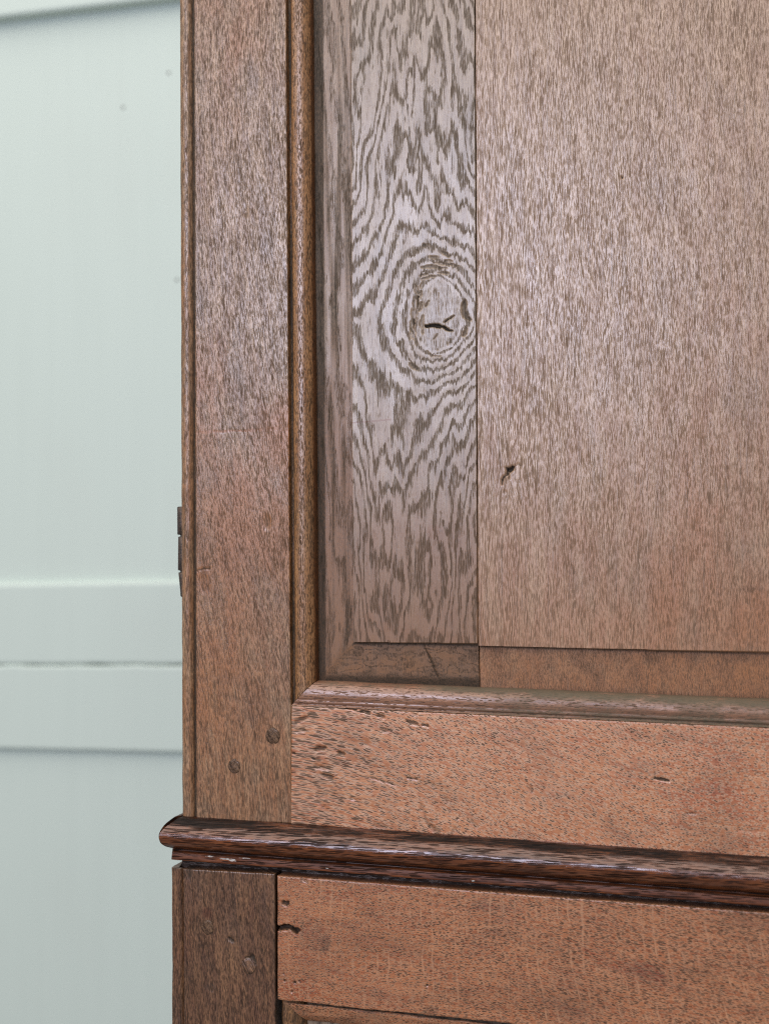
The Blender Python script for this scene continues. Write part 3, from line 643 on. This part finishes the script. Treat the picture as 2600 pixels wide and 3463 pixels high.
# waist moulding ---------------------------------------------------------------------
mp = smoothp([(6, -22), (6.2, 2), (5.6, 6), (4.2, 8.2), (2.0, 11.6), (-1.8, 14.8), (-6.2, 15.9), (-10.4, 14.6), (-13.4, 11.2), (-14.7, 8.2), (-15.3, 6.9), (-16.1, 7.0), (-16.8, 8.4), (-17.6, 9.1), (-20, 9.6), (-21.7, 9.7), (-22.2, 8.8), (-22, 4), (-22, -16)], 4)
mp = [(a, o) for a, o in mp]
def f_mould(f):
    a = f.prof_a
    blk = sst(1.5, 4.2, a)*sst(11, 8.9, a+0*a)
    f.dirt = np.clip(sst(-.5, 3.8, a)*(.62+1.5*fbm(f.X/5, f.Z/26, 140, 4)+.35*(1-sst(20, 120, f.Z))), 0, .95)
    f.dirt = np.maximum(f.dirt, np.clip(.85*np.exp(-((a+15.3)/1.5)**2)*(.8+fbm(f.X/3, f.Z/20, 141, 3)), 0, .9))
    f.dirt = np.maximum(f.dirt, np.clip(.8*sst(.16, .28, fbm(f.X/3.2, f.Z/18, 142, 4)), 0, .5)*(a < 3))
    f.warm = .15+.8*fbm(f.X/5, f.Z/40, 143, 4)+.25*sst(-14, -18, a)
    f.gu = f.X+.03*f.Z; f.phi = .8*sst(-15.5, -17.2, a)
    for zl, al, rz, ra in ((27, -9.5, 2.6, 1.2), (43, -19.5, 3.4, 1.4), (36, -19, 5, .9), (26, -18, 5, .8), (66, -14, 4, .7), (52, -17.5, 6, .6), (12, -2, 1.2, 1), (20, 0, 1, .8), (110, -20, 2, .8), (210, -20.5, 2, .9)):
        f.phi = f.phi+.78*np.exp(-(((f.Z-zl)/rz)**2+((a-al)/ra)**2))
q0, q1 = P(1150, 2950, -.008), P(2600, 3064, -.008)
md = q1-q0; md[1] = 0; md /= np.linalg.norm(md)
ml = np.array([q0[0], 0, q0[2]+.022])+md*((P(612, 2766, 0)[0]-q0[0])/md[0])
mr = ml+md*.60; macr = np.array([-md[2], 0, md[0]])
SIDE = .62
sweep('moulding', mp, ml, mr, (tuple(macr), (0, -1, 0)), M_MOULD, cup, noise=.2, seed=150, fn=f_mould, res=1.2, ends=(lambda a, o: -.042*max(o, 0)**2+1.5, None))
rp = [(a, o*SIDE*(1-.55*float(sst(-15, -16.5, a)))) for a, o in mp]
rs = ml+np.array([0, -.0, 0]); re = rs+np.array([0, .42, 0])
sweep('moulding', rp, rs, re, (tuple(macr), (-1, 0, 0)), M_MOULD, cup, noise=.3, seed=153, fn=f_mould, res=2, ends=(lambda a, o: -max(o, -6)/SIDE+1.5, None))

# lower case -------------------------------------------------------------------------
LY = -.009
low = empty('lower_frame', cup)
def f_ls(f):
    X, Z = f.X, f.Z
    f.gu = X+.10*(Z-Z.max())*-1*-1+2.2*fbm(X/25, Z/60, 160, 3); f.gv = Z
    f.warm = .35+.7*fbm(X/25, Z/60, 161, 3); f.dirt = np.clip(.1+.8*fbm(X/20, Z/40, 162, 4), 0, .45)
    f.dirt = np.maximum(f.dirt, .45*(1-sst(0, .05, f.S))); f.dirt = np.maximum(f.dirt, .5*sst(.965, 1, f.S)); f.rel = .3*fbm(X/12, Z/30, 163, 3)
    f.spot((640, 2950), 3.4, 8, dirt=.6, y=LY, depth=.2); f.crack([(770, 3170), (792, 3184)], 3, 1.2, .75, y=LY); f.crack([(832, 3240), (855, 3236), (866, 3262)], 3.0, 1.0, .8, y=LY)
    f.spot((700, 3090), 5, 5, warm=.6, y=LY); f.spot((715, 3340), 6, 4, dirt=.4, y=LY); f.crack([(715, 3345), (720, 3352)], 2, .6, .6, y=LY); f.spot((860, 3220), 10, 26, dirt=.2, y=LY)
def zrow(Z): return Z
LB = 4000
board('stile', [(619, 2940), (929, 2957), (934, LB), (626, LB)], LY, .9, f_ls, M_LSTILE, low, th=24, rnd=.9)
def f_le(f):
    f.warm = .3+.8*fbm(f.X/6, f.Z/30, 171, 3); f.dirt = np.clip(.1+1.2*fbm(f.X/5, f.Z/18, 172, 4), 0, .7); f.dirt = np.maximum(f.dirt, .75*sst(31.5, 34, f.X))
pl_ = smoothp([(-1.6, -24), (-1.5, -8), (-1.0, -2.4), (.6, -.5), (3.5, .15), (6.2, -.3), (7.6, -1.5), (8.4, -2.2), (9.2, -2.0)], 4)
sweep('edge_bead', pl_, P(581, 2937, LY), P(584, LB, LY), ((1, 0, 0), (0, -1, 0)), M_LSTILE, low, noise=.4, fn=f_le, seed=175)
peg((703, 3137), 4.6, LY, .35, low, 5); peg((840, 3268), 5.0, LY, .5, low, 6, -.05, M_LSTILE)
ldoor = empty('lower_door', cup)
def f_lr(f):
    X, Z = f.X, f.Z; xa = M(937, 3100, LY)[0]; L = X-xa
    ztop = np.interp(L, [0, 330], [M(937, 2962, LY)[1], M(2600, 3090, LY)[1]]); dz = ztop-Z
    f.gu = Z+.02*L+2.0*fbm(X/50, Z/20, 180, 3)+np.clip(L-150, 0, None)*.10; f.gv = X*np.interp(L, [0, 100, 330], [1.0, .9, .85])
    bend = .0022*dz**2*np.clip((L-60)/200, 0, 1.5)
    f.phi = (L-bend+9*fbm(X/30, Z/70, 183, 3))/7.6
    f.dens = np.interp(L, [0, 120, 200], [.85, 1, 1.1]); f.warm = .12+.5*fbm(X/40, Z/22, 181, 3)+np.interp(L, [0, 330], [.1, .0])
    f.dirt = np.clip(.5*fbm(X/30, Z/18, 182, 4), 0, .3); f.rel = .2*fbm(X/20, Z/10, 184, 3)
    f.crack([(930, 3140), (960, 3138), (985, 3142), (1000, 3155)], 3.6, 5, 1, y=LY, taper=False); f.crack([(985, 3140), (1012, 3148), (1004, 3160)], 3.4, 2, .8, y=LY)
    f.crack([(958, 3055), (972, 3056)], 3.2, 2.2, .85, y=LY, taper=False); f.crack([(1022, 2975), (1032, 2978)], 4, .8, .5, y=LY, taper=False)
    f.spot((1060, 3160), 22, 20, dirt=.36, y=LY); f.spot((1100, 3190), 5, 9, dirt=.5, y=LY); f.spot((1095, 3210), 4, 4, dirt=.45, y=LY)
    for q in ((957, 3290), (960, 3315), (996, 3320), (1010, 3318), (985, 3352), (940, 3400), (1443, 3330)): f.crack([q, (q[0]+3, q[1]+6)], 1.6, 1.5, .95, y=LY)
    f.spot((1000, 3350), 16, 9, warm=.5, y=LY); f.spot((2200, 3290), 16, 6, warm=.6, ang=-.5, y=LY); f.spot((2060, 3250), 26, 6, warm=.5, ang=-.3, y=LY); f.spot((1880, 3200), 14, 6, dirt=.25, y=LY); f.spot((1640, 3050), 5, 5, dirt=.3, y=LY)
    f.spot((1455, 3425), 8, 6, dirt=.5, y=LY); f.spot((1280, 3390), 30, 8, dirt=.2, y=LY)
    f.dirt = np.maximum(f.dirt, .4*(1-sst(0, .03, f.T))); f.dirt = np.maximum(f.dirt, .5*(1-sst(0, .006, f.S)))
board('top_rail', [(937, 2963), (3300, 3143), (3300, 3631), (938, 3383)], LY, .7, f_lr, M_LRAIL, ldoor, th=26, rnd=1.1, jit=(.3, 0, .25, .7))
lp = [(0, -1.2), (.6, -2.2), (2, -2.2), (5, -2.8), (9, -4.2), (12, -6.5), (14, -9.5), (14.5, -14)]
lp = smoothp(lp, 3)
la, lb_ = P(960, 3391, LY), P(3300, 3637, LY); ld = (lb_-la)/np.linalg.norm(lb_-la); lacr = np.array([ld[2], 0, -ld[0]])
sweep('horizontal_bead', lp, la, lb_, (tuple(lacr), (0, -1, 0)), M_LRAIL, ldoor, noise=.5, seed=190, fn=lambda f: setattr(f, 'dirt', np.clip(.2+.9*fbm(f.X/5, f.Z/12, 191, 4)+.5*(1-sst(0, 3, f.X)), 0, .8)), ends=(lambda a, o: a, None), cap=False)
sweep('vertical_bead', lp, P(952, 3386, LY), P(956, LB, LY), ((1, 0, 0), (0, -1, 0)), M_BEAD, ldoor, noise=.3, seed=193, fn=lambda f: setattr(f, 'dirt', np.clip(.45+.9*fbm(f.X/5, f.Z/12, 194, 4), 0, .8)), ends=(None, None), cap=False)
def f_lp(f):
    f.phi = f.X*.1+f.Z*.03+30; f.warm += .1; f.dirt += .12
board('panel_board', [(1010, 3380), (3300, 3540), (3300, 4100), (1010, 4000)], LY+.011, 1.5, f_lp, M_KNOT, ldoor, th=14, rnd=.3)

# carcass behind the fronts ----------------------------------------------------------
M_CARC = oak('carcass_oak', light=(104, 76, 60), dark=(78, 54, 40), warmc=(70, 40, 26), pore=(40, 32, 28), pw=1.6, pl=8, seed=200)
def plank(name, lo, hi, mat, parent):
    V = np.array([(x, y, z) for x in (lo[0], hi[0]) for y in (lo[1], hi[1]) for z in (lo[2], hi[2])])
    F_ = [(0, 1, 3, 2), (4, 6, 7, 5), (0, 4, 5, 1), (2, 3, 7, 6), (0, 2, 6, 4), (1, 5, 7, 3)]
    sz = np.array(hi)-np.array(lo); L = int(np.argmax(sz)); oth = [i for i in range(3) if i != L]
    G = np.stack([V[:, oth[0]]*1000+V[:, oth[1]]*1000, V[:, L]*1000, V[:, 0]*0], -1)
    return make(name, V, F_, mat, parent, G, np.tile([.25, .1, 1], (8, 1)), smooth=False)
xl = P(613.5, 1400)[0]+.001; xr = P(3300, 1700)[0]
zw = P(800, 2790, 0)[2]; ztop = P(1300, -520)[2]
plank('side_board', (xl, .026, zw-.012), (xl+.02, .42, ztop), M_CARC, cup)
plank('side_board', (xl-.004, LY+.027, P(800, LB, LY)[2]), (xl+.02, .42, zw-.040), M_CARC, cup)
plank('waist_board', (xl-.003, .02, zw-.060), (xr, .42, zw-.034), M_CARC, cup)
plank('back_board', (xl, .423, P(800, LB, LY)[2]), (xr, .435, ztop), M_CARC, cup)
plank('case_rail', (xl-.003, .003, zw-.075), (xr, .018, zw-.018), M_CARC, cup)
